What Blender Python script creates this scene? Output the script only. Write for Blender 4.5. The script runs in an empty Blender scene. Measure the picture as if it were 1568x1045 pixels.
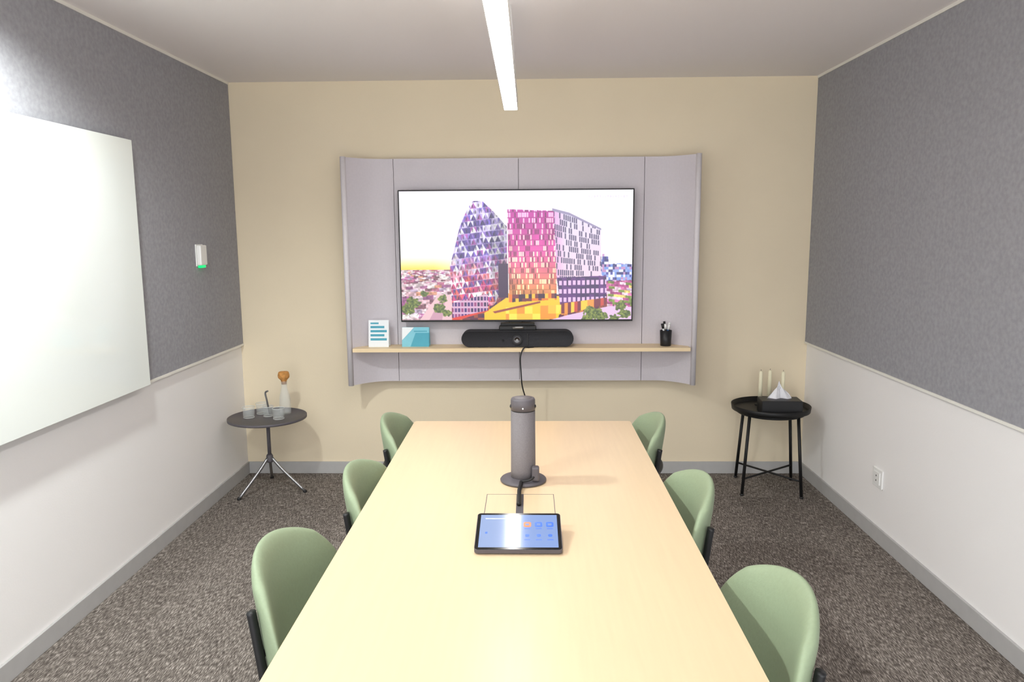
import bpy, bmesh, math, random
import numpy as np
from mathutils import Vector, Matrix
random.seed(4)
scene=bpy.context.scene
scene.view_settings.view_transform='Standard'

# ------------------------------------------------------------ materials
def s2l(c):
    return tuple(((x/12.92) if x<=0.04045 else ((x+0.055)/1.055)**2.4) for x in c)
def rgb(r,g,b): return s2l((r/255,g/255,b/255))
def mat(name,col,rough=0.5,metal=0.0,emit=None,es=0.0,trans=0.0,ior=1.45,noise=None,bump=None,coat=0.0,stretch=(1,1,1),spec=None,alpha=None):
    m=bpy.data.materials.new(name); m.use_nodes=True
    nt=m.node_tree; b=nt.nodes['Principled BSDF']
    b.inputs['Base Color'].default_value=(*col,1); b.inputs['Roughness'].default_value=rough
    b.inputs['Metallic'].default_value=metal; b.inputs['IOR'].default_value=ior
    b.inputs['Transmission Weight'].default_value=trans; b.inputs['Coat Weight'].default_value=coat
    if spec is not None: b.inputs['Specular IOR Level'].default_value=spec
    if alpha is not None: b.inputs['Alpha'].default_value=alpha
    if emit: 
        b.inputs['Emission Color'].default_value=(*emit,1); b.inputs['Emission Strength'].default_value=es
    if noise or bump:
        tc=nt.nodes.new('ShaderNodeTexCoord'); mp=nt.nodes.new('ShaderNodeMapping')
        mp.inputs['Scale'].default_value=stretch
        nt.links.new(tc.outputs['Object'],mp.inputs['Vector'])
    if noise:
        sc,amt=noise
        n=nt.nodes.new('ShaderNodeTexNoise'); n.inputs['Scale'].default_value=sc; n.inputs['Detail'].default_value=4
        nt.links.new(mp.outputs[0],n.inputs['Vector'])
        r=nt.nodes.new('ShaderNodeValToRGB')
        r.color_ramp.elements[0].position=0.3; r.color_ramp.elements[1].position=0.7
        r.color_ramp.elements[0].color=(*[max(0,c*(1-amt)) for c in col],1)
        r.color_ramp.elements[1].color=(*[min(1,c*(1+amt)) for c in col],1)
        nt.links.new(n.outputs['Fac'],r.inputs['Fac']); nt.links.new(r.outputs['Color'],b.inputs['Base Color'])
    if bump:
        sc,st=bump
        n=nt.nodes.new('ShaderNodeTexNoise'); n.inputs['Scale'].default_value=sc; n.inputs['Detail'].default_value=3
        nt.links.new(mp.outputs[0],n.inputs['Vector'])
        bp=nt.nodes.new('ShaderNodeBump'); bp.inputs['Strength'].default_value=st; bp.inputs['Distance'].default_value=0.002
        nt.links.new(n.outputs['Fac'],bp.inputs['Height']); nt.links.new(bp.outputs[0],b.inputs['Normal'])
    return m

M_beige=mat('paint_beige',rgb(233,219,192),0.85,bump=(150,0.15),noise=(3,0.015))
M_white=mat('paint_white',rgb(246,244,243),0.8,bump=(150,0.15))
M_ceil=mat('paint_ceiling',rgb(240,235,234),0.9,bump=(120,0.1))
M_feltL=mat('felt_grey',rgb(160,160,165),0.95,noise=(55,0.10),bump=(400,0.5),spec=0.1)
M_trim=mat('trim_white',rgb(240,238,230),0.5)
M_base=mat('baseboard_grey',rgb(180,179,178),0.6,noise=(20,0.03))
M_board=mat('whiteboard_glass',rgb(242,248,245),0.10,coat=0.3,noise=(2,0.005))
M_alu=mat('aluminium',rgb(190,190,190),0.35,metal=0.8,noise=(60,0.03))
M_panel=mat('panel_laminate',rgb(206,200,206),0.75,noise=(90,0.02),bump=(300,0.2))
M_paneledge=mat('panel_edge',rgb(218,213,217),0.6,noise=(90,0.02))
M_seam=mat('seam_dark',rgb(105,98,100),0.8,noise=(50,0.05))
M_wood=mat('maple_laminate',rgb(221,196,160),0.30,noise=(9,0.02),stretch=(9,0.5,1))
M_woodedge=mat('maple_edge',rgb(208,178,136),0.5,noise=(9,0.08),stretch=(1,1,14))
M_shelf=mat('shelf_wood',rgb(236,212,172),0.5,noise=(8,0.05),stretch=(0.6,9,9))
M_black=mat('black_plastic',rgb(28,28,30),0.45,noise=(80,0.1))
M_blackm=mat('black_powdercoat',rgb(24,24,25),0.5,metal=0.2,noise=(80,0.1))
M_screenblk=mat('screen_black',rgb(12,12,14),0.12,noise=(10,0.05))
M_fabricblk=mat('speaker_fabric',rgb(52,52,56),0.9,noise=(300,0.3),bump=(500,0.6))
M_green=mat('sage_green_shell',rgb(142,157,128),0.55,noise=(120,0.03),bump=(260,0.2))
M_grey=mat('graphite_grey',rgb(112,107,109),0.65,noise=(250,0.1),bump=(400,0.3))
M_greyd=mat('graphite_dark',rgb(88,84,89),0.5,noise=(90,0.05))
M_lens=mat('lens_glass',rgb(8,8,14),0.05,coat=1.0,noise=(10,0.05))
M_glass=mat('clear_glass',(0.8,0.84,0.83),0.02,alpha=0.15,noise=(5,0.01))
M_glassrim=mat('clear_glass_rim',(0.9,0.93,0.92),0.05,alpha=0.6,noise=(5,0.01))
M_cork=mat('cork',rgb(200,142,78),0.85,noise=(60,0.25),bump=(90,0.6))
M_candle=mat('candle_wax',rgb(243,236,206),0.5,noise=(30,0.02))
M_wick=mat('wick',rgb(40,36,30),0.9,noise=(30,0.02))
M_tissue=mat('tissue_paper',rgb(240,240,244),0.9,noise=(40,0.02),bump=(40,0.4))
M_paper=mat('paper_white',rgb(236,240,243),0.6,noise=(30,0.01))
M_teal=mat('print_teal',rgb(70,160,182),0.5,noise=(30,0.03))
M_teall=mat('print_teal_light',rgb(125,195,212),0.5,noise=(30,0.03))
M_plast=mat('white_plastic',rgb(238,238,236),0.4,noise=(30,0.01))
M_led=mat('led_green',rgb(20,200,120),0.4,emit=rgb(10,230,120),es=1.0)
M_diff=mat('lamp_diffuser',(1,1,1),0.5,emit=(1.0,0.97,0.94),es=25)
M_diffup=mat('lamp_uplight',(1,1,1),0.5,emit=(1.0,0.97,0.96),es=16)
M_dl=mat('downlight_lens',(1,1,1),0.5,emit=(1,1,1),es=6)
M_steel=mat('brushed_steel',rgb(150,150,152),0.3,metal=0.9,noise=(90,0.05))
M_tblue=mat('tablet_display',rgb(60,80,120),0.1,emit=rgb(160,182,228),es=0.62,noise=(3,0.05))
M_tbluel=mat('tablet_display_light',rgb(60,80,120),0.1,emit=rgb(188,203,232),es=0.62,noise=(3,0.05))
M_icb=mat('icon_blue',rgb(40,90,200),0.3,emit=rgb(40,95,215),es=0.35)
M_ico=mat('icon_orange',rgb(240,110,60),0.3,emit=rgb(240,110,60),es=0.35)
M_pen=mat('pen_blue',rgb(40,80,130),0.4,noise=(30,0.05))

def carpet():
    m=bpy.data.materials.new('carpet_tiles'); m.use_nodes=True
    nt=m.node_tree; N=nt.nodes; L=nt.links; b=N['Principled BSDF']
    b.inputs['Roughness'].default_value=0.95; b.inputs['Specular IOR Level'].default_value=0.1
    tc=N.new('ShaderNodeTexCoord')
    def math_(op,a,bv=None):
        n=N.new('ShaderNodeMath'); n.operation=op
        if isinstance(a,(int,float)): n.inputs[0].default_value=a
        else: L.new(a,n.inputs[0])
        if bv is not None:
            if isinstance(bv,(int,float)): n.inputs[1].default_value=bv
            else: L.new(bv,n.inputs[1])
        return n.outputs[0]
    sx=N.new('ShaderNodeSeparateXYZ'); L.new(tc.outputs['Object'],sx.inputs[0])
    fx=math_('FLOOR',math_('DIVIDE',sx.outputs[0],0.25)); 
    off=math_('MULTIPLY',math_('FLOORED_MODULO',fx,2.0),0.5)
    fy=math_('FLOOR',math_('ADD',sx.outputs[1],off))
    cid=N.new('ShaderNodeCombineXYZ'); L.new(fx,cid.inputs[0]); L.new(fy,cid.inputs[1])
    wn=N.new('ShaderNodeTexWhiteNoise'); L.new(cid.outputs[0],wn.inputs['Vector'])
    def streak(sc,det,rot=0):
        mp=N.new('ShaderNodeMapping'); mp.inputs['Scale'].default_value=sc; mp.inputs['Rotation'].default_value=(0,0,rot)
        L.new(tc.outputs['Object'],mp.inputs['Vector'])
        n=N.new('ShaderNodeTexNoise'); n.inputs['Scale'].default_value=1; n.inputs['Detail'].default_value=det; n.inputs['Roughness'].default_value=0.5
        L.new(mp.outputs[0],n.inputs['Vector']); return n.outputs['Fac']
    A=streak((270,40,1),1.5)
    C=streak((40,14,1),2.0)
    v=math_('ADD',math_('ADD',math_('MULTIPLY',A,.80),math_('MULTIPLY',C,.20)),math_('MULTIPLY',math_('SUBTRACT',wn.outputs['Value'],0.5),0.05))
    r=N.new('ShaderNodeValToRGB'); e=r.color_ramp.elements
    e[0].position=0.35; e[0].color=(*rgb(76,70,66),1)
    e[1].position=0.66; e[1].color=(*rgb(170,162,155),1)
    k=e.new(0.5); k.color=(*rgb(112,105,99),1)
    L.new(v,r.inputs['Fac']); L.new(r.outputs['Color'],b.inputs['Base Color'])
    bp=N.new('ShaderNodeBump'); bp.inputs['Strength'].default_value=0.4; bp.inputs['Distance'].default_value=0.003
    L.new(v,bp.inputs['Height']); L.new(bp.outputs[0],b.inputs['Normal'])
    return m
M_carpet=carpet()

# ------------------------------------------------------------ builder
class B:
    def __init__(s,name,origin=(0,0,0)):
        s.name=name; s.bm=bmesh.new(); s.mats=[]; s.o=Vector(origin)
    def mi(s,m):
        if m not in s.mats: s.mats.append(m)
        return s.mats.index(m)
    def add(s,t,m,smooth=False,recalc=True):
        if recalc: bmesh.ops.recalc_face_normals(t,faces=t.faces[:])
        i=s.mi(m); vm={}
        for v in t.verts: vm[v]=s.bm.verts.new(v.co)
        for f in t.faces:
            try: nf=s.bm.faces.new([vm[v] for v in f.verts])
            except ValueError: continue
            nf.material_index=i; nf.smooth=smooth
        t.free()
    def box(s,lo,hi,m,bev=0.0,M=None,segs=2,smooth=False):
        t=bmesh.new(); bmesh.ops.create_cube(t,size=1)
        lo=Vector(lo);hi=Vector(hi);c=(lo+hi)/2;d=hi-lo
        for v in t.verts: v.co=Vector((v.co.x*d.x,v.co.y*d.y,v.co.z*d.z))
        if bev>0: bmesh.ops.bevel(t,geom=t.edges[:],offset=bev,segments=segs,profile=0.5,affect='EDGES')
        for v in t.verts:
            v.co=(M@(v.co+c)) if M else v.co+c
        s.add(t,m,smooth)
    def rings(s,rs,m,smooth=True,cap=True,closed=False):
        t=bmesh.new(); R=[[t.verts.new(p) for p in r] for r in rs]; n=len(R[0])
        for k in range(len(R)-1+(1 if closed else 0)):
            a=R[k];b=R[(k+1)%len(R)]
            for i in range(n):
                t.faces.new([a[i],a[(i+1)%n],b[(i+1)%n],b[i]])
        if cap and not closed:
            t.faces.new(R[0]); t.faces.new(R[-1][::-1])
        s.add(t,m,smooth)
    def lathe(s,prof,c,m,seg=40,smooth=True,cap=True):
        c=Vector(c)
        s.rings([[c+Vector((r*math.cos(2*math.pi*i/seg),r*math.sin(2*math.pi*i/seg),z)) for i in range(seg)] for r,z in prof],m,smooth,cap)
    def tube(s,pts,r,m,seg=12,sm=0,rad=None,flat=None):
        P=[Vector(p) for p in pts]
        if sm:
            Q=[]
            for i in range(len(P)-1):
                p0=P[max(i-1,0)];p1=P[i];p2=P[i+1];p3=P[min(i+2,len(P)-1)]
                for k in range(sm):
                    u=k/sm
                    Q.append(0.5*((2*p1)+(-p0+p2)*u+(2*p0-5*p1+4*p2-p3)*u*u+(-p0+3*p1-3*p2+p3)*u**3))
            Q.append(P[-1]); P=Q
        T=[(P[min(i+1,len(P)-1)]-P[max(i-1,0)]).normalized() for i in range(len(P))]
        up=Vector((0,0,1)) if abs(T[0].z)<0.9 else Vector((1,0,0))
        n=(up-T[0]*up.dot(T[0])).normalized(); rs=[]
        f=flat or 1
        for i,p in enumerate(P):
            n=(n-T[i]*n.dot(T[i])).normalized(); bn=T[i].cross(n)
            rr=rad[i] if rad else r
            rs.append([p+(n*math.cos(2*math.pi*k/seg)+bn*f*math.sin(2*math.pi*k/seg))*rr for k in range(seg)])
        s.rings(rs,m)
    def prism(s,poly,z0,z1,m,axis='Z',smooth=False,bev=0):
        t=bmesh.new()
        def P(a,b,c):
            return {'Z':(a,b,c),'Y':(a,c,b),'X':(c,a,b)}[axis]
        lo=[t.verts.new(P(a,b,z0)) for a,b in poly]; hi=[t.verts.new(P(a,b,z1)) for a,b in poly]
        n=len(poly); t.faces.new(lo[::-1]); t.faces.new(hi)
        for i in range(n): t.faces.new([lo[i],lo[(i+1)%n],hi[(i+1)%n],hi[i]])
        if bev: bmesh.ops.bevel(t,geom=t.edges[:],offset=bev,segments=2,profile=0.5,affect='EDGES')
        s.add(t,m,smooth)
    def surf(s,f,nu,nv,m,smooth=True,recalc=False):
        t=bmesh.new(); V=[[t.verts.new(f(i/nu,j/nv)) for j in range(nv+1)] for i in range(nu+1)]
        for i in range(nu):
            for j in range(nv): t.faces.new([V[i][j],V[i+1][j],V[i+1][j+1],V[i][j+1]])
        s.add(t,m,smooth,recalc)
    def pillow(s,f,n,m,thick,axis,power=6):
        t=bmesh.new(); ax=Vector(axis); F=[];K=[]
        for i in range(n+1):
            F.append([]);K.append([])
            for j in range(n+1):
                a=math.sin((i/n*2-1)*math.pi/2);b=math.sin((j/n*2-1)*math.pi/2)
                q=max(abs(a),abs(b)); pr=math.sqrt(max(0,1-q**power))
                p=Vector(f(a,b)); rim=i in(0,n) or j in(0,n)
                v=t.verts.new(p+ax*thick/2*pr); F[-1].append(v)
                K[-1].append(v if rim else t.verts.new(p-ax*thick/2*pr))
        for i in range(n):
            for j in range(n):
                t.faces.new([F[i][j],F[i+1][j],F[i+1][j+1],F[i][j+1]])
                q=[K[i][j],K[i][j+1],K[i+1][j+1],K[i+1][j]]
                try: t.faces.new(q)
                except ValueError: pass
        s.add(t,m,True)
    def done(s,rot=0,loc=None):
        me=bpy.data.meshes.new(s.name)
        for v in s.bm.verts: v.co-=s.o
        s.bm.to_mesh(me); s.bm.free()
        for m in s.mats: me.materials.append(m)
        ob=bpy.data.objects.new(s.name,me); scene.collection.objects.link(ob)
        ob.location=s.o if loc is None else loc; ob.rotation_euler[2]=rot
        return ob

# ------------------------------------------------------------ room
XL,XR,YB,ZC,YF=-1.835,1.745,4.70,2.46,-1.3
def simple(name,lo,hi,m,bev=0):
    c=(Vector(lo)+Vector(hi))/2
    b=B(name,c); b.box(lo,hi,m,bev); return b.done()
simple('floor',(XL-.1,YF,-.1),(XR+.1,YB+.1,0),M_carpet)
simple('ceiling',(XL-.1,YF,ZC),(XR+.1,YB+.1,ZC+.1),M_ceil)
simple('wall_back',(XL-.1,YB,0),(XR+.1,YB+.1,ZC),M_beige)
simple('wall_left',(XL-.1,YF,0),(XL,YB,ZC),M_white)
simple('wall_right',(XR,YF,0),(XR+.1,YB,ZC),M_white)
simple('baseboard_back',(XL,YB-.012,0),(XR,YB,.078),M_base,.002)
simple('baseboard_left',(XL,YF,0),(XL+.012,YB-.012,.078),M_base,.002)
simple('baseboard_right',(XR-.012,YF,0),(XR,YB-.012,.078),M_base,.002)
ZP=0.845
for sx,x0,nm in((1,XL,'l'),(-1,XR,'r')):
    b=B('acoustic_wall_panel',(x0,2,1.6))
    xa,xb=sorted((x0,x0+sx*.014))
    for yy0,yy1 in((YF,0.6),(0.602,YB-.002)):
        b.box((xa,yy0,ZP+.012),(xb,yy1,ZC-.014),M_feltL,.001)
    b.done()
    xa,xb=sorted((x0,x0+sx*.018))
    simple('trim_1',(xa,YF,ZP),(xb,YB-.002,ZP+.012),M_trim)
    simple('trim_2',(xa,YF,ZC-.014),(xb,YB-.002,ZC),M_trim)

# whiteboard (left wall)
b=B('whiteboard',(XL+.05,2.4,1.41))
b.box((XL+.052,1.2,.853),(XL+.060,3.42,1.971),M_board,.002)
b.box((XL+.046,1.203,.856),(XL+.0515,3.417,1.968),M_alu,.001)
for yy in(1.5,2.4,3.2):
    for zz in(1.0,1.8): b.box((XL+.014,yy-.05,zz-.05),(XL+.0465,yy+.05,zz+.05),M_alu,.003)
b.done()

# thermostat
ty_=4.135
b=B('wall_thermostat',(XL+.02,ty_,1.43))
b.box((XL+.014,ty_-.045,1.375),(XL+.020,ty_+.045,1.495),M_plast,.002)
b.box((XL+.0195,ty_-.04,1.38),(XL+.044,ty_+.04,1.49),M_plast,.006)
b.box((XL+.016,ty_-.025,1.366),(XL+.04,ty_+.025,1.381),M_led,.003)
b.done()
# outlet
b=B('power_outlet',(XR-.01,3.65,.323))
b.box((XR-.009,3.60,.275),(XR,3.70,.370),M_plast,.003)
b.box((XR-.014,3.617,.292),(XR-.0085,3.683,.355),M_plast,.002)
for dz in(.012,-.012):
    b.box((XR-.0148,3.65-.003,.323+dz-.004),(XR-.0138,3.65+.003,.323+dz+.004),M_black)
b.done()

# ------------------------------------------------------------ pendant light
LX0,LX1,LY0,LY1,LZ=-.120,-.050,1.15,3.85,2.15
b=B('linear_pendant_light',(-.085,2.5,2.18))
b.box((LX0,LY0,LZ),(LX0+.003,LY1,LZ+.055),M_plast)
b.box((LX1-.003,LY0,LZ),(LX1,LY1,LZ+.055),M_plast)
b.box((LX0,LY0-.003,LZ),(LX1,LY0,LZ+.055),M_plast)
b.box((LX0,LY1,LZ),(LX1,LY1+.003,LZ+.055),M_plast)
b.box((LX0+.003,LY0,LZ+.020),(LX1-.003,LY1,LZ+.035),M_plast)
b.box((LX0+.003,LY0,LZ+.001),(LX1-.003,LY1,LZ+.006),M_diff)
b.box((LX0+.012,LY0+.05,LZ+.045),(LX1-.012,2.85,LZ+.05),M_diffup)
for yy in(1.5,3.2):
    b.tube([(-.085,yy,LZ+.034),(-.085,yy,ZC)],.0012,M_steel,6)
    b.lathe([(.02,-.012),(.02,0)],(-.085,yy,ZC),M_plast,20,False)
b.tube([(-.07,3.2,LZ+.034),(-.06,3.2,2.3),(-.07,3.2,ZC)],.002,M_plast,6,4)
b.done()

# recessed downlights near left wall
for (dx,dy) in((-1.36,2.35),(-1.36,0.7)):
    b=B('recessed_downlight',(dx,dy,ZC))
    b.lathe([(.050,-.001),(.056,-.006),(.060,-.004),(.060,0)],(dx,dy,ZC),M_plast,32,cap=False)
    b.lathe([(.050,-.003),(.050,-.001)],(dx,dy,ZC),M_dl,32,False)
    b.done()
    l=bpy.data.lights.new('downlight_beam','SPOT'); l.energy=115; l.spot_size=math.radians(155); l.spot_blend=0.6
    l.shadow_soft_size=.06; l.color=(.95,1,.98)
    o=bpy.data.objects.new('downlight_beam',l); scene.collection.objects.link(o); o.location=(dx,dy,ZC-.02)

# ------------------------------------------------------------ media panel
PX0,PX1,PY=-1.097,1.000,4.62
CW=.21;CD=.14
def mid(x):
    dx=max(0,PX0+.012+CW-x,x-(PX1-.012-CW)); return PY+.0125-CD*(dx/CW)**2.0
def prof(xa,xb,n):
    xs=[xa+(xb-xa)*i/n for i in range(n+1)]
    F=[];K=[]
    for x in xs:
        e=.001; s=(mid(x+e)-mid(x-e))/(2*e); L=math.hypot(1,s); nx,ny=-s/L,1/L
        F.append((x-nx*.0125,mid(x)-ny*.0125)); K.append((x+nx*.0125,mid(x)+ny*.0125))
    return F+K[::-1]
b=B('curved_media_wall_panel',(-.05,PY,1.31))
Z0,Z1=.626,1.991
cuts=[PX0+.012,-.815,-.059,.698,PX1-.012]
for i in range(4):
    a=cuts[i]+(.0015 if i>0 else 0); c=cuts[i+1]-(.0015 if i<3 else 0)
    P=prof(a,c,20 if i in(0,3) else 4)
    b.prism(P,Z0,Z1,M_panel)
for x in cuts[1:4]:
    b.box((x-.02,PY+.02,Z0+.005),(x+.02,PY+.03,Z1-.005),M_seam)
for x in(-.7,0,.6):
    for z in(.8,1.75): b.box((x-.05,PY+.025,z-.05),(x+.05,YB,z+.05),M_alu)
for x,sg in((PX0+.012,-1),(PX1-.012,1)):
    y=mid(x); b.tube([(x+sg*.003,y-.006,Z0-.002),(x+sg*.003,y-.006,Z1+.003)],.0165,M_paneledge,16)
b.done()

# shelf
SZ=.859
b=B('wall_shelf',(-.05,4.54,SZ))
pts=[(-1.062,4.445),(.964,4.445)]
xs=[.964-i*(.964-.77)/10 for i in range(11)]
pts+= [(x-.0,mid(x)-.0145-.004*abs(x-.77)/.2) for x in xs if True]
xs=[-.87-i*(1.062-.87)/10 for i in range(11)]
pts+= [(x,mid(x)-.0145-.004*abs(x+.87)/.2) for x in xs]
b.prism(pts,SZ-.022,SZ,M_shelf)
b.done()

# TV
TX0,TX1,TZ0,TZ1=-.778,.628,1.010,1.801
b=B('wall_mounted_tv',((TX0+TX1)/2,4.56,(TZ0+TZ1)/2))
b.box((TX0,4.532,TZ0),(TX1,4.565,TZ1),M_black,.003)
b.box((TX0+.2,4.565,TZ0+.1),(TX1-.2,4.585,TZ1-.15),M_black,.006)
b.box((-.3,4.58,1.3),(.14,PY,1.55),M_blackm)
b.box((-.12,4.536,TZ0-.010),(-.04,4.56,TZ0+.002),M_black,.002)
W,H=704,396
def raster():
    U,V=np.meshgrid(615+352*np.linspace(0,1,W+1),291+198*np.linspace(0,1,H+1))
    img=np.zeros(U.shape+(3,))
    def C(*c): return np.array(c)/255.
    t=np.clip((V-291)/120,0,1)[...,None]
    img[:]=C(248,242,251)*(1-t)+C(255,252,249)*t
    glow=.9*np.exp(-((V-414)/15)**2)*np.clip((735-U)/70,0,1)
    img[:]=img*(1-glow[...,None])+C(255,212,60)*glow[...,None]
    def inside(p):
        m=np.zeros(U.shape,bool); n=len(p)
        for i in range(n):
            x1,y1=p[i];x2,y2=p[(i+1)%n]
            if y1==y2: continue
            c=((y1>V)!=(y2>V))&(U<(x2-x1)*(V-y1)/(y2-y1)+x1); m^=c
        return m
    def rnd(ix,iy,k):
        h=np.sin(ix*127.1+iy*311.7+k*74.7)*43758.5453; return h-np.floor(h)
    def smooth(sx,sy,k):
        x=U/sx;y=V/sy;ix=np.floor(x);iy=np.floor(y);fx=x-ix;fy=y-iy;fx=fx*fx*(3-2*fx);fy=fy*fy*(3-2*fy)
        return (rnd(ix,iy,k)*(1-fx)+rnd(ix+1,iy,k)*fx)*(1-fy)+(rnd(ix,iy+1,k)*(1-fx)+rnd(ix+1,iy+1,k)*fx)*fy
    def pal(cols,r):
        cols=np.array(cols)/255.; return cols[np.clip((r*len(cols)).astype(int),0,len(cols)-1)]
    def setm(m,col): img[m]=(col[m] if getattr(col,'ndim',1)==3 else col)
    def cells(w,h,k,cols,stag=0.0,skx=0,sky=0):
        y=V+sky*U; iy=np.floor(y/h); x=U+skx*V+iy*stag*w; ix=np.floor(x/w); return pal(cols,rnd(ix,iy,k)),(x/w-ix),(y/h-iy),ix,iy
    for v0,v1,w_,h_,k in((411,420,5,1.6,1),(419,431,7,2.6,2),(430,446,11,4.5,3),(445,492,16,7,4)):
        c,_,_,_,_=cells(w_,h_,k,[(225,180,190),(240,215,220),(180,100,130),(160,90,140),(215,150,120),(250,235,230),(130,80,95),(190,165,190),(195,120,170),(230,200,210)],stag=.37,sky=.05)
        g=smooth(3,2,k+50)[...,None]; m=inside([(614,v0),(700,v0),(700,v1),(614,v1)]); setm(m,np.clip(c*(.65+.55*g),0,1))
    c,_,_,_,_=cells(3.2,4,2,[(80,80,160),(150,170,230),(230,230,250),(60,60,120),(190,140,190),(120,150,220)])
    setm(inside([(920,405),(922,388),(930,388),(932,404),(945,402),(970,404),(970,432),(920,432)]),c)
    c,_,_,_,_=cells(9,4,3,[(230,120,180),(250,210,230),(170,70,130),(120,140,60),(255,220,120),(230,200,230)],stag=.4,sky=-.1)
    g=smooth(3,2,77)[...,None]; setm(inside([(915,430),(970,428),(970,492),(915,492)]),np.clip(c*(.7+.5*g),0,1))
    setm(inside([(640,492),(672,448),(690,450),(700,492)]),C(230,188,195))
    setm(inside([(655,492),(674,458),(682,458),(676,492)]),C(200,150,170))
    c,fx,fy,ix,iy=cells(6,6,4,[(120,50,60),(90,30,60),(150,70,50),(60,30,70),(200,120,60)])
    setm(inside([(692,470),(775,450),(930,450),(930,478),(870,492),(692,492)]),c)
    setm(inside([(742,478),(775,455),(866,452),(860,480),(835,492),(742,492)]),C(248,196,40))
    c,fx,fy,ix,iy=cells(12,40,5,[(250,200,40),(240,150,50),(255,225,80),(240,165,60),(250,190,60)])
    setm(inside([(775,470),(860,466),(855,488),(775,490)]),c)
    setm(inside([(755,476),(828,460),(828,463),(758,479)]),C(150,70,60))
    c,fx,fy,ix,iy=cells(5,12,15,[(60,30,60),(235,120,40),(120,50,60),(250,190,60)])
    setm(inside([(778,448),(853,446),(853,458),(778,462)]),c)
    setm(inside([(693,480),(750,470),(748,475),(693,492)]),C(220,60,50))
    L=[(727,306),(741,307),(757,322),(777,345),(778,440),(756,466),(693,478),(690,405),(697,380),(706,345),(718,318)]
    y=V+0.12*U; iy=np.floor(y/9.2); x=U+(iy%2)*4.6; ix=np.floor(x/9.2); fx=x/9.2-ix; fy=y/9.2-iy
    tri=(np.abs(fx-.5)*2>fy).astype(float)
    hi=pal([(90,66,150),(205,190,235),(145,112,200),(72,56,125),(232,226,245),(115,92,190),(165,85,170),(245,240,252),(172,152,215)],rnd(ix,iy,6+tri*3))
    lo=pal([(200,60,120),(250,225,230),(160,50,110),(100,66,140),(240,150,170),(220,95,95),(245,240,245),(120,66,155)],rnd(ix,iy,8+tri*3))
    w=np.clip((V-385)/40,0,1)[...,None]; m=inside(L); g=.82+.32*smooth(5,4,90)[...,None]
    setm(m,np.clip((hi*(1-w)+lo*w)*g,0,1))
    m2=m&(U>752+ (V-306)*.02); img[m2]*=0.8
    m3=m&((fy<.09)); img[m3]=img[m3]*.5+.5*C(225,214,242)
    m4=m&(fx>.28)&(fx<.42)&(fy>.35)&(fy<.85)&(tri<.5); img[m4]*=.45
    c,fx,fy,ix,iy=cells(5,9,11,[(60,30,110),(90,40,120),(150,60,120),(50,30,80)])
    cc=np.where(((fx>.3)&(fy>.3))[...,None],c,C(215,170,200)); setm(inside([(693,462),(748,448),(748,474),(693,486)]),cc)
    setm(inside([(764,402),(779,402),(779,455),(764,455)]),C(58,30,70))
    m=inside([(778,319),(848,322),(853,432),(853,448),(780,450)])
    t=np.clip((V-320)/125,0,1)[...,None]
    base=np.where(t<.5,C(178,36,146)*(1-t*2)+C(215,76,160)*t*2,C(215,76,160)*(2-2*t)+C(222,138,85)*(2*t-1))
    y=V; iy=np.floor(y/8.5); x=U+rnd(iy,iy*0,3)*9; ix=np.floor(x/2.7); fx=x/2.7-ix; fy=y/8.5-iy
    r=rnd(ix,iy,21); win=(r>.66)&(fx>.25)&(fy>.12)
    wc=C(250,190,232)*(1-t)+C(255,228,165)*t; col=np.where(win[...,None],wc,base)
    dk=(r<.22)&(fx>.25)&(fy>.12); col=np.where(dk[...,None],base*0.62,col)
    col=np.where((fy<.10)[...,None],base*.82,col); col=col*(.88+.24*smooth(14,18,91)[...,None]); setm(m,np.clip(col,0,1))
    m=inside([(848,320),(872,328),(919,351),(921,430),(853,430)])
    y=V-0.42*(U-848)*np.clip(1-(V-320)/110,0,1); iy=np.floor(y/10.); x=U+rnd(iy,iy*0,5)*7; ix=np.floor(x/3.1); fx=x/3.1-ix; fy=y/10.-iy
    r=rnd(ix,iy,31); t=np.clip((V-330)/100,0,1)[...,None]
    base=C(222,213,236)*(1-t)+C(236,204,222)*t
    pk=np.clip((866-U)/18,0,1)[...,None]; base=base*(1-pk*.6)+C(225,130,205)*pk*.6
    win=(r>.45)&(fx>.36)&(fy>.1); col=np.where(win[...,None],C(84,74,110),base); setm(m,col)
    setm(inside([(846,318),(872,325),(920,349),(920,352),(872,329),(846,322)]),C(150,140,175))
    c,fx,fy,ix,iy=cells(7,13,41,[(76,38,106),(94,44,120),(62,32,90)],sky=0.02)
    cc=np.where(((fx>.35)&(fy>.3)&(fy<.85))[...,None],C(225,185,225),c)
    setm(inside([(853,424),(928,421),(929,456),(858,466)]),cc)
    c,fx,fy,ix,iy=cells(5,30,43,[(250,200,60),(200,70,60),(240,150,60),(120,40,60)])
    setm(inside([(860,464),(929,455),(929,466),(860,482)]),c)
    setm(inside([(835,492),(870,482),(935,468),(970,470),(970,492)]),C(225,190,225))
    def tree(cx,cy,r,k):
        d=((U-cx)/r)**2+((V-cy)/(r*.8))**2+ (smooth(3,3,k)-.5)*1.3
        g=smooth(2,2,k+1)[...,None]; c=C(50,70,30)*(1-g)+C(150,160,75)*g; setm(d<1,c)
    for a in[(632,462,11),(625,472,9),(678,455,8),(672,470,9),(684,478,7),(650,448,6),(908,478,13),(922,484,9),(950,468,9),(956,480,9),(900,487,8),(940,488,8)]: tree(*a,int(a[0]))
    k=np.pad(img,((1,1),(1,1),(0,0)),mode='edge')
    img=.5*img+.125*(k[:-2,1:-1]+k[2:,1:-1]+k[1:-1,:-2]+k[1:-1,2:])
    def setm(m,col): img[m]=(col[m] if getattr(col,'ndim',1)==3 else col)
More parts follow.
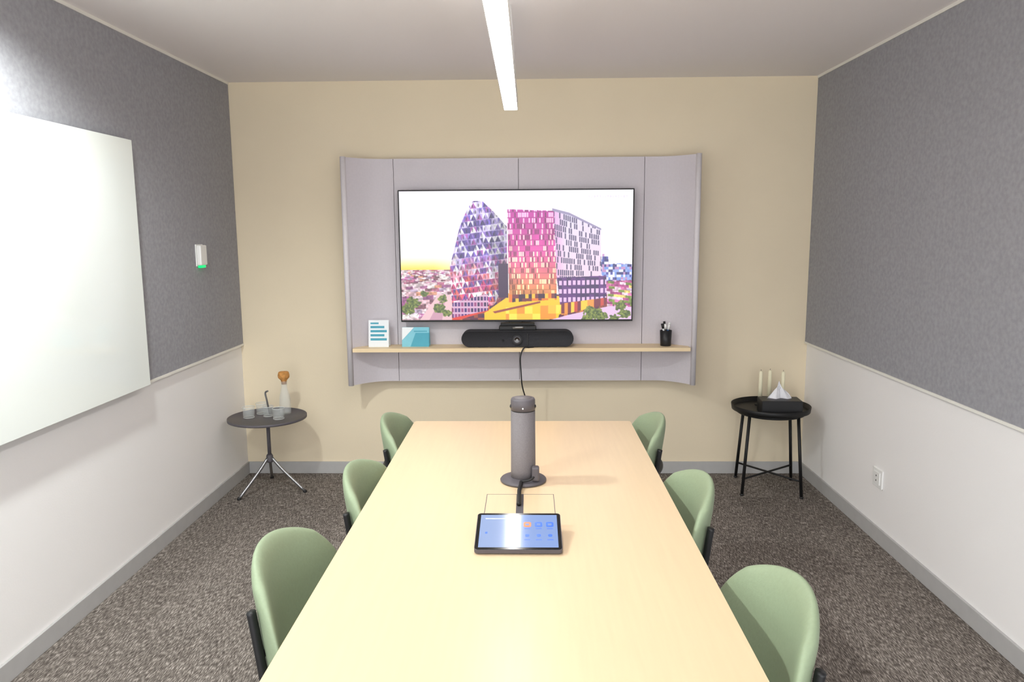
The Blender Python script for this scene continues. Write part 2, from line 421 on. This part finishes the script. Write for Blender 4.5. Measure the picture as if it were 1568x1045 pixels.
    for i,x0 in enumerate(np.arange(624,644,2.6)):
        hgt=6 if i in(0,4,5) else 4
        setm((U>x0)&(U<x0+1.7)&(V>484-hgt)&(V<484)&(rnd(np.floor(U/.8),np.floor(V/1.2),i)>.25),C(255,255,255))
    for i,x0 in enumerate(np.arange(900,958,4)):
        setm((U>x0)&(U<x0+2.6)&(V>299)&(V<303)&(rnd(np.floor(U/.9),np.floor(V/1.2),i)>.4),C(225,218,232))
    return img
img=raster()
tv_frame=b.done()
bz=.008
me=bpy.data.meshes.new('screen')
xs=np.linspace(TX0+bz,TX1-bz,W+1); zs=np.linspace(TZ1-bz,TZ0+bz+.004,H+1)
XX,ZZ=np.meshgrid(xs,zs); n=XX.size
co=np.stack([XX.ravel(),np.full(n,4.5312),ZZ.ravel()],1).astype(np.float32)-np.array(tv_frame.location,dtype=np.float32)
idx=np.arange(n).reshape(H+1,W+1)
F=np.stack([idx[:-1,:-1],idx[1:,:-1],idx[1:,1:],idx[:-1,1:]],-1).reshape(-1,4)
me.from_pydata(co.tolist(),[],F.tolist())
lin=np.where(img<=0.04045,img/12.92,((img+.055)/1.055)**2.4)
at=me.color_attributes.new('picture','FLOAT_COLOR','POINT')
buf=np.ones((n,4),np.float32); buf[:,:3]=lin.reshape(-1,3); at.data.foreach_set('color',buf.ravel())
ms=bpy.data.materials.new('tv_display'); ms.use_nodes=True; nt=ms.node_tree; p=nt.nodes['Principled BSDF']
p.inputs['Base Color'].default_value=(.01,.01,.01,1); p.inputs['Roughness'].default_value=.25
a=nt.nodes.new('ShaderNodeVertexColor'); a.layer_name='picture'
nt.links.new(a.outputs['Color'],p.inputs['Emission Color']); p.inputs['Emission Strength'].default_value=1.1
ms.cycles.emission_sampling='NONE'
me.materials.append(ms)
so=bpy.data.objects.new('screen',me); scene.collection.objects.link(so); so.parent=tv_frame

# soundbar + camera
b=B('video_conference_bar',(-.073,4.52,SZ))
bx0,bx1=-.408,.270; R=.05; c0=SZ+.002+R
def bar(sc):
    P=[]
    for cx,a0 in((bx1-R,-90),(bx0+R,90)):
        for k in range(13):
            a=math.radians(a0+180*k/12); P.append((cx+R*sc*math.cos(a),c0+R*sc*math.sin(a)))
    return P
rs=[]
for y,sc in((4.487,.86),(4.482,.90),(4.480,.96),(4.484,1),(4.56,1),(4.565,.96)):
    rs.append([Vector((x,y,z)) for x,z in bar(sc)])
b.rings(rs,M_fabricblk)
lx=(792-810)*4.52/1150
def disc(b,c,r,y0,y1,m,seg=28):
    b.rings([[Vector((c[0]+r*math.cos(2*math.pi*i/seg),y,c[1]+r*math.sin(2*math.pi*i/seg))) for i in range(seg)] for y in(y0,y1)],m,False)
disc(b,(lx,c0-.005),.030,4.476,4.484,M_black); disc(b,(lx,c0-.005),.021,4.472,4.478,M_greyd); disc(b,(lx,c0-.005),.016,4.470,4.474,M_lens)
disc(b,(lx,c0-.005),.006,4.4695,4.471,M_steel)
disc(b,(lx-.085,c0-.01),.006,4.481,4.486,M_lens); 
b.box((lx+.06,4.481,c0-.04),(lx+.066,4.488,c0+.03),M_black)
b.box((bx0+.1,4.49,SZ),(bx0+.16,4.55,SZ+.004),M_black); b.box((bx1-.16,4.49,SZ),(bx1-.1,4.55,SZ+.004),M_black)
b.done()
b=B('webcam_module',(-.06,4.53,SZ+.105))
b.box((-.180,4.49,SZ+.1022),(.045,4.55,SZ+.128),M_black,.006)
b.box((-.10,4.486,SZ+.110),(-.03,4.492,SZ+.124),M_lens,.002)
b.box((-.17,4.5,SZ+.127),(.035,4.527,SZ+.147),M_blackm,.004)
b.done()

# bar cable
b=B('power_cable',(-.05,4.4,.0))
b.tube([(.03,4.47,SZ+.004),(-.0,4.455,SZ+.004),(-.030,4.438,SZ+.003),(-.05,4.434,SZ-.05),(-.048,4.44,.72),(-.040,4.46,.62),(-.01,4.50,.5),(.01,4.54,.35),(.01,4.58,.15),(.01,4.60,.03),(.03,4.59,.004),(.10,4.60,.004),(.2,4.64,.004)],.004,M_black,8,8)
b.done()

# info cards
b=B('info_card_stand',(-.92,4.53,SZ))
T=Matrix.Translation((-.917,4.515,SZ))@Matrix.Rotation(math.radians(-8),4,'X')
b.box((-.062,0,0),(.062,.003,.165),M_paper,0,T)
b.box((-.050,-.0008,.140),(.0,0,.150),M_teal,0,T)
for i,z in enumerate((.115,.09,.065,.04)):
    b.box((-.05,-.0008,z),(.05 if i%2 else .035,0,z+.014),M_teal,0,T); 
T2=Matrix.Translation((-.917,4.575,SZ))@Matrix.Rotation(math.radians(14),4,'X')
b.box((-.062,0,0),(.062,.003,.15),M_paper,0,T2)
b.done()
b=B('folded_brochure',(-.70,4.55,SZ))
T=Matrix.Translation((-.692,4.52,SZ))@Matrix.Rotation(math.radians(-10),4,'X')
b.box((-.083,0,0),(.083,.003,.120),M_teall,0,T)
def tri(b,pts,m):
    t=bmesh.new(); vs=[t.verts.new(T@Vector(p)) for p in pts]; t.faces.new(vs); b.add(t,m,False,False)
tri(b,[(-.083,-.0012,.119),(-.083,-.0012,.04),(-.01,-.0012,.119)],M_paper)
tri(b,[(-.03,-.001,0.002),(.083,-.001,.002),(.083,-.001,.085),(.0,-.001,.085)],M_teal)
b.box((-.01,-.0018,.092),(.07,-.001,.098),M_teal,0,T)
T2=Matrix.Translation((-.692,4.58,SZ))@Matrix.Rotation(math.radians(12),4,'X')
b.box((-.083,0,0),(.083,.003,.115),M_teall,0,T2)
b.done()

# pen cup
px,py=.830,4.53
b=B('pen_cup',(px,py,SZ))
b.lathe([(.030,0),(.032,.003),(.036,.095),(.0335,.095),(.030,.006),(.001,.006)],(px,py,SZ),M_black,32)
for (a,d,h,m) in((.3,.018,.135,M_pen),(1.8,.02,.14,M_plast),(3.2,.018,.13,M_plast),(4.4,.02,.13,M_black),(5.4,.019,.125,M_pen)):
    p0=Vector((px-.01*math.cos(a),py-.01*math.sin(a),SZ+.008)); p1=Vector((px+d*1.3*math.cos(a),py+d*1.3*math.sin(a),SZ+h))
    b.tube([p0,p1],.006,m,10); b.tube([p1-(p1-p0)*.2,p1+(p1-p0)*.04],.0072,M_black if m is M_plast else M_plast,10)
b.done()

# ------------------------------------------------------------ conference table
TZ=.74
b=B('conference_table',(-.03,1.97,0))
x0,x1,y0,y1=-.497,.436,.72,3.17
P=[(x0,y0),(x1,y0),(x1,y1-.008),(x1-.008,y1),(x0+.008,y1),(x0,y1-.008)]
b.prism(P,TZ-.026,TZ-.0012,M_woodedge)
b.prism(P,TZ-.0012,TZ,M_wood)
for yy in(1.2,2.7):
    b.box((-.33,yy-.04,TZ-.056),(.27,yy+.04,TZ-.026),M_blackm,.004)
    b.box((-.08,yy-.05,.03),(.02,yy+.05,TZ-.05),M_blackm,.006)
    b.box((-.09,yy-.28,0),(.03,yy+.28,.03),M_blackm,.008)
b.box((-.05,1.2,TZ-.10),(-.01,2.7,TZ-.056),M_blackm,.003)
hx0,hx1,hy0,hy1=-.133,.076,1.93,2.256
for lo,hi in(((hx0,hy1-.002),(hx1,hy1)),((hx0,hy0),(hx0+.002,hy1)),((hx1-.002,hy0),(hx1,hy1))):
    b.box((*lo,TZ-.001),(*hi,TZ+.0003),M_seam)
b.box((-.040,2.0,TZ-.001),(-.018,2.256,TZ+.0004),M_greyd)
b.done()

# tablet touch controller
def rr2(cx,cy,w,h,r,n=5):
    P=[]
    for qx,qy,a0 in((1,1,0),(-1,1,90),(-1,-1,180),(1,-1,270)):
        for k in range(n+1):
            a=math.radians(a0+90*k/n); P.append((cx+qx*(w/2-r)+r*math.cos(a),cy+qy*(h/2-r)+r*math.sin(a)))
    return P
b=B('touch_control_tablet',(-.026,1.89,TZ))
w,dp=.226,.168
T=Matrix.Translation((-.029,1.812,TZ+.003))@Matrix.Rotation(math.radians(11.5),4,'X')
b.prism(rr2(0,dp/2,w,dp,.010),0,.011,M_greyd)
b.prism(rr2(0,dp/2,w-.003,dp-.003,.009),.0109,.0118,M_screenblk)
def q(x0,x1,y0,y1,z,m): b.box((x0,y0,z),(x1,y1,z+.0003),m)
q(-.103,.006,.010,dp-.010,.0118,M_tbluel)
q(.006,.103,.010,dp-.010,.0118,M_tblue)
q(-.09,-.03,.138,.141,.0122,M_plast)
for i in range(3):
    for j in range(2):
        cx=.023+i*.030; cy=.112-j*.050
        m=M_ico if (i,j)==(0,0) else M_icb
        if j==0: b.prism(rr2(cx,cy,.020,.022,.005),.0121,.0126,m); b.prism(rr2(cx,cy,.010,.009,.002),.0126,.0128,M_tblue)
        else: b.prism(rr2(cx,cy,.011,.011,.004),.0121,.0126,m)
        q(cx-.008,cx+.008,cy-.020,cy-.018,.0121,M_icb)
q(-.088,-.082,.07,.078,.0121,M_icb)
for v in b.bm.verts: v.co=T@v.co
hb=math.sin(math.radians(11.5))
b.prism([(1.822,TZ),(1.965,TZ),(1.965,TZ+.003+.152*hb),(1.822,TZ+.0035)],-.116,.060,M_greyd,axis='X')
b.done()

# cylindrical tabletop camera
cx,cy=-.020,2.386
b=B('tabletop_conference_camera',(cx,cy,TZ))
b.lathe([(.070,0),(.075,.002),(.076,.006),(.073,.010),(.055,.013),(.044,.016)],(cx,cy,TZ),M_greyd,56)
b.lathe([(.041,.012),(.0405,.04),(.0395,.238)],(cx,cy,TZ),M_grey,48)
b.lathe([(.0375,.238),(.0375,.241)],(cx,cy,TZ),M_black,48)
b.lathe([(.0395,.241),(.0398,.262),(.0395,.274),(.037,.279),(.030,.280)],(cx,cy,TZ),M_greyd,48)
b.lathe([(.028,.2795),(.028,.281)],(cx,cy,TZ),M_grey,40)
for a in(0,math.pi):
    c=(cx+.0345*math.cos(a),cy+.0345*math.sin(a)-.004,TZ+.252)
    b.lathe([(.002,-.008),(.007,-.006),(.009,0),(.007,.006),(.002,.008)],c,M_lens,20)
b.lathe([(.001,-.003),(.003,0),(.001,.003)],(cx,cy-.0395,TZ+.252),M_plast,10)
b.box((cx+.028,cy-.055,TZ+.014),(cx+.052,cy-.025,TZ+.062),M_greyd,.006)
b.tube([(cx+.035,cy-.052,TZ+.03),(cx+.02,cy-.06,TZ+.022),(cx-.005,cy-.062,TZ+.018)],.004,M_black,8,5)
b.tube([(cx-.006,cy-.06,TZ+.016),(cx-.008,cy-.085,TZ+.012),(cx-.012,cy-.12,TZ+.008),(cx-.011,cy-.20,TZ+.0078),(cx-.012,cy-.235,TZ+.007)],.0065,M_black,10,6)
b.done()

# ------------------------------------------------------------ chairs
def backx(Y,z):
    Z=z-.605; return .080*(Y/.23)**2-.13*Z-.45*max(0,Z-.06)**2
def backf(a,b_):
    k=.86
    y=a*((1-k)+k*math.sqrt(1-b_*b_/2)); z=b_*((1-k)+k*math.sqrt(1-a*a/2))
    Z=z*.197
    w=.246*(1-.05*max(0,z))
    Y=y*w
    return (backx(Y,.605+Z),Y,.605+Z)
def seatf(a,b_):
    k=.62
    x=a*((1-k)+k*math.sqrt(1-b_*b_/2)); y=b_*((1-k)+k*math.sqrt(1-a*a/2))
    z=.452+.02*(y)**2-.03*max(0,x-.5)**2*4+.03*max(0,-x-.5)**2*4
    return (.275+x*.22,y*.225,z)
b=B('conference_chair',(0,0,0))
b.pillow(backf,28,M_green,.046,(1,0,-.1),5)
b.pillow(seatf,20,M_green,.045,(0,0,1),5)
for s in(-1,1):
    up=[(backx(.18,z)-.030,s*.188,z) for z in(.705,.67,.62,.56,.51)]
    up+=[(.050,s*.182,.455),(.085,s*.165,.425),(.2,s*.15,.42),(.42,s*.15,.42)]
    b.tube(up,.010,M_black,10,5,flat=1.4)
    b.tube([(.42,s*.15,.42),(.44,s*.175,.21),(.455,s*.20,.008)],.011,M_blackm,10,4)
    b.tube([(.12,s*.15,.42),(.09,s*.175,.21),(.07,s*.20,.008)],.011,M_blackm,10,4)
    for x in(.455,.07): b.lathe([(.014,0),(.015,.012),(.010,.02)],(x,s*.20,0),M_black,14)
for z in(.52,.60):
    b.tube([(backx(y,z)-.028,y,z) for y in(-.185,-.14,-.07,0,.07,.14,.185)],.010,M_black,10,3)
for x in(.12,.42): b.tube([(x,-.15,.42),(x,.15,.42)],.010,M_blackm,8)
ch=b.done()
def place(o,x,y,r): o.location=(x,y,0); o.rotation_euler[2]=r
spots=[(-.572,3.04,0.0),(-.560,2.37,-.03),(-.630,1.77,-.04),(.516,3.04,math.pi),(.522,2.26,math.pi+.03),(.562,1.55,math.pi+.04)]
place(ch,*spots[0])
for sp in spots[1:]:
    o=bpy.data.objects.new('conference_chair',ch.data); scene.collection.objects.link(o); place(o,*sp)

# ------------------------------------------------------------ left round side table
tx,ty,tz=-1.577,4.38,.455
b=B('round_pedestal_side_table',(tx,ty,0))
b.lathe([(.225,tz-.010),(.230,tz-.008),(.230,tz+.006),(.227,tz+.006),(.226,tz),(.001,tz)],(tx,ty,0),M_greyd,64)
b.lathe([(.001,tz-.018),(.05,tz-.018),(.05,tz-.010)],(tx,ty,0),M_greyd,24)
b.tube([(tx,ty,tz-.015),(tx,ty,.20)],.011,M_greyd,14)
b.lathe([(.018,.175),(.020,.185),(.020,.215),(.014,.225)],(tx,ty,0),M_greyd,20)
for a in(-125,-12,108):
    a=math.radians(a); d=Vector((math.cos(a),math.sin(a),0))
    c=Vector((tx,ty,0))
    b.tube([c+d*.012+Vector((0,0,.205)),c+d*.09+Vector((0,0,.125)),c+d*.225+Vector((0,0,.008))],.009,M_steel,10,4)
    b.lathe([(.011,0),(.012,.008),(.008,.016)],c+d*.225,M_black,12)
b.done()
def tumbler(x,y,z,r=.036,h=.066,straw=False):
    b=B('drinking_glass',(x,y,z))
    b.lathe([(r*.85,0),(r*.93,.004),(r,h),(r-.0022,h),(r*.93-.0025,.010),(.0015,.009)],(x,y,z),M_glass,32)
    for rr_,zz in((r,h),(r*.88,.004)):
        b.rings([[Vector((x,y,z+zz))+(rr_+.0012*math.cos(2*math.pi*k/8))*Vector((math.cos(2*math.pi*i/32),math.sin(2*math.pi*i/32),0))+Vector((0,0,.0016*math.sin(2*math.pi*k/8))) for k in range(8)] for i in range(32)],M_glassrim,closed=True)
    if straw:
        b.tube([(x+.006,y+.01,z+.012),(x-.004,y,z+.10),(x-.010,y-.002,z+.145),(x+.008,y-.006,z+.158)],.0055,M_steel,10,5)
    b.done()
zt=tz+.0005
tumbler(tx-.105,ty-.02,zt); tumbler(tx+.085,ty-.05,zt); tumbler(tx+.0,ty+.015,zt,.032,.062,True); tumbler(tx-.06,ty+.08,zt)
cxx,cyy=-1.493,4.46
b=B('glass_carafe',(cxx,cyy,zt))
b.lathe([(.030,0),(.034,.004),(.035,.02),(.033,.10),(.022,.15),(.017,.17),(.020,.205),(.018,.205),(.0152,.17),(.020,.148),(.031,.098),(.033,.02),(.032,.008),(.001,.007)],(cxx,cyy,zt),M_glass,40)
b.lathe([(.001,.185),(.0145,.185),(.0165,.205),(.020,.212),(.033,.226),(.035,.240),(.031,.258),(.027,.262),(.001,.263)],(cxx,cyy,zt),M_cork,28)
b.done()

# ------------------------------------------------------------ right tray table
tx,ty,tz=1.444,4.42,.49
b=B('tray_side_table',(tx,ty,0))
b.lathe([(.218,tz-.004),(.224,tz-.002),(.228,tz+.028),(.2255,tz+.029),(.2215,tz+.001),(.216,tz),(.001,tz)],(tx,ty,0),M_blackm,64)
Rr=.19
seg=48
b.rings([[Vector((tx,ty,tz-.014))+ (Rr+.008*math.cos(2*math.pi*k/10))*Vector((math.cos(2*math.pi*i/seg),math.sin(2*math.pi*i/seg),0))+Vector((0,0,.008*math.sin(2*math.pi*k/10))) for k in range(10)] for i in range(seg)],M_blackm,closed=True)
ang=[math.radians(a) for a in(-54,36,126,216)]
F=[]
FR=.236
for a in ang:
    d=Vector((math.cos(a),math.sin(a),0)); c=Vector((tx,ty,0)); F.append(c+d*FR)
    b.tube([c+d*.192+Vector((0,0,tz-.014)),c+d*FR+Vector((0,0,.004))],.0095,M_blackm,12)
    b.lathe([(.010,0),(.012,.006),(.0095,.012)],c+d*FR,M_black,12)
for i,j in((0,2),(1,3)):
    z=.10
    c=Vector((tx,ty,0))
    p=[c+(F[k]-c)*.965+Vector((0,0,z)) for k in(i,j)]
    b.tube(p,.006,M_blackm,10)
b.done()
# tissue box
bx,by,bz=1.462,4.315,tz+.001
b=B('tissue_box',(bx,by,bz))
Tm=Matrix.Translation((bx,by,bz))@Matrix.Rotation(math.radians(-4),4,'Z')
b.box((-.115,-.065,0),(.115,.065,.085),M_black,.006,Tm)
b.prism(rr2(bx,by,.13,.035,.016),bz+.0845,bz+.0856,M_greyd)
def tis(u,v):
    s=(u-.5); w=.070*(1-v)**.8+.004
    return Vector((bx+s*2*w+.008*v*math.sin(5*v), by+.012*math.sin(u*14+v*3)*(1-v*.6)+ .004, bz+.086+.105*v*(1-.35*abs(s*2)**1.3)))
b.surf(tis,24,10,M_tissue)
def tis2(u,v):
    p=tis(u,v); return Vector((bx+(p.x-bx)*.8+.01,by+.010+.010*math.cos(u*11+v*2)*(1-v*.5),bz+.086+(p.z-bz-.086)*.8))
b.surf(tis2,24,10,M_tissue)
b.done()
for X,Y in((1.410,4.52),(1.473,4.545),(1.538,4.50)):
    b=B('taper_candle',(X,Y,tz))
    b.lathe([(.030,.0),(.031,.004),(.016,.008),(.014,.024),(.0165,.026)],(X,Y,tz+.001),M_blackm,24)
    b.lathe([(.0125,.02),(.012,.12),(.0105,.205),(.005,.213)],(X,Y,tz),M_candle,20)
    b.tube([(X,Y,tz+.21),(X+.001,Y,tz+.222)],.001,M_wick,6)
    b.done()

# ------------------------------------------------------------ lights / world
w=bpy.data.worlds.new('World'); scene.world=w; w.use_nodes=True
w.node_tree.nodes['Background'].inputs[0].default_value=(.97,.985,1,1)
w.node_tree.nodes['Background'].inputs[1].default_value=4.3

# ------------------------------------------------------------ camera
cam=bpy.data.cameras.new('camera'); co_=bpy.data.objects.new('camera',cam); scene.collection.objects.link(co_)
cam.sensor_width=36; cam.lens=1150/1568*36; cam.clip_start=.05
R=Matrix.Rotation(math.radians(1.3),4,'Z')@Matrix.Rotation(math.radians(90-8.36),4,'X')@Matrix.Rotation(math.radians(-.4),4,'Z')
co_.matrix_world=Matrix.Translation((0,0,1.557))@R
scene.camera=co_
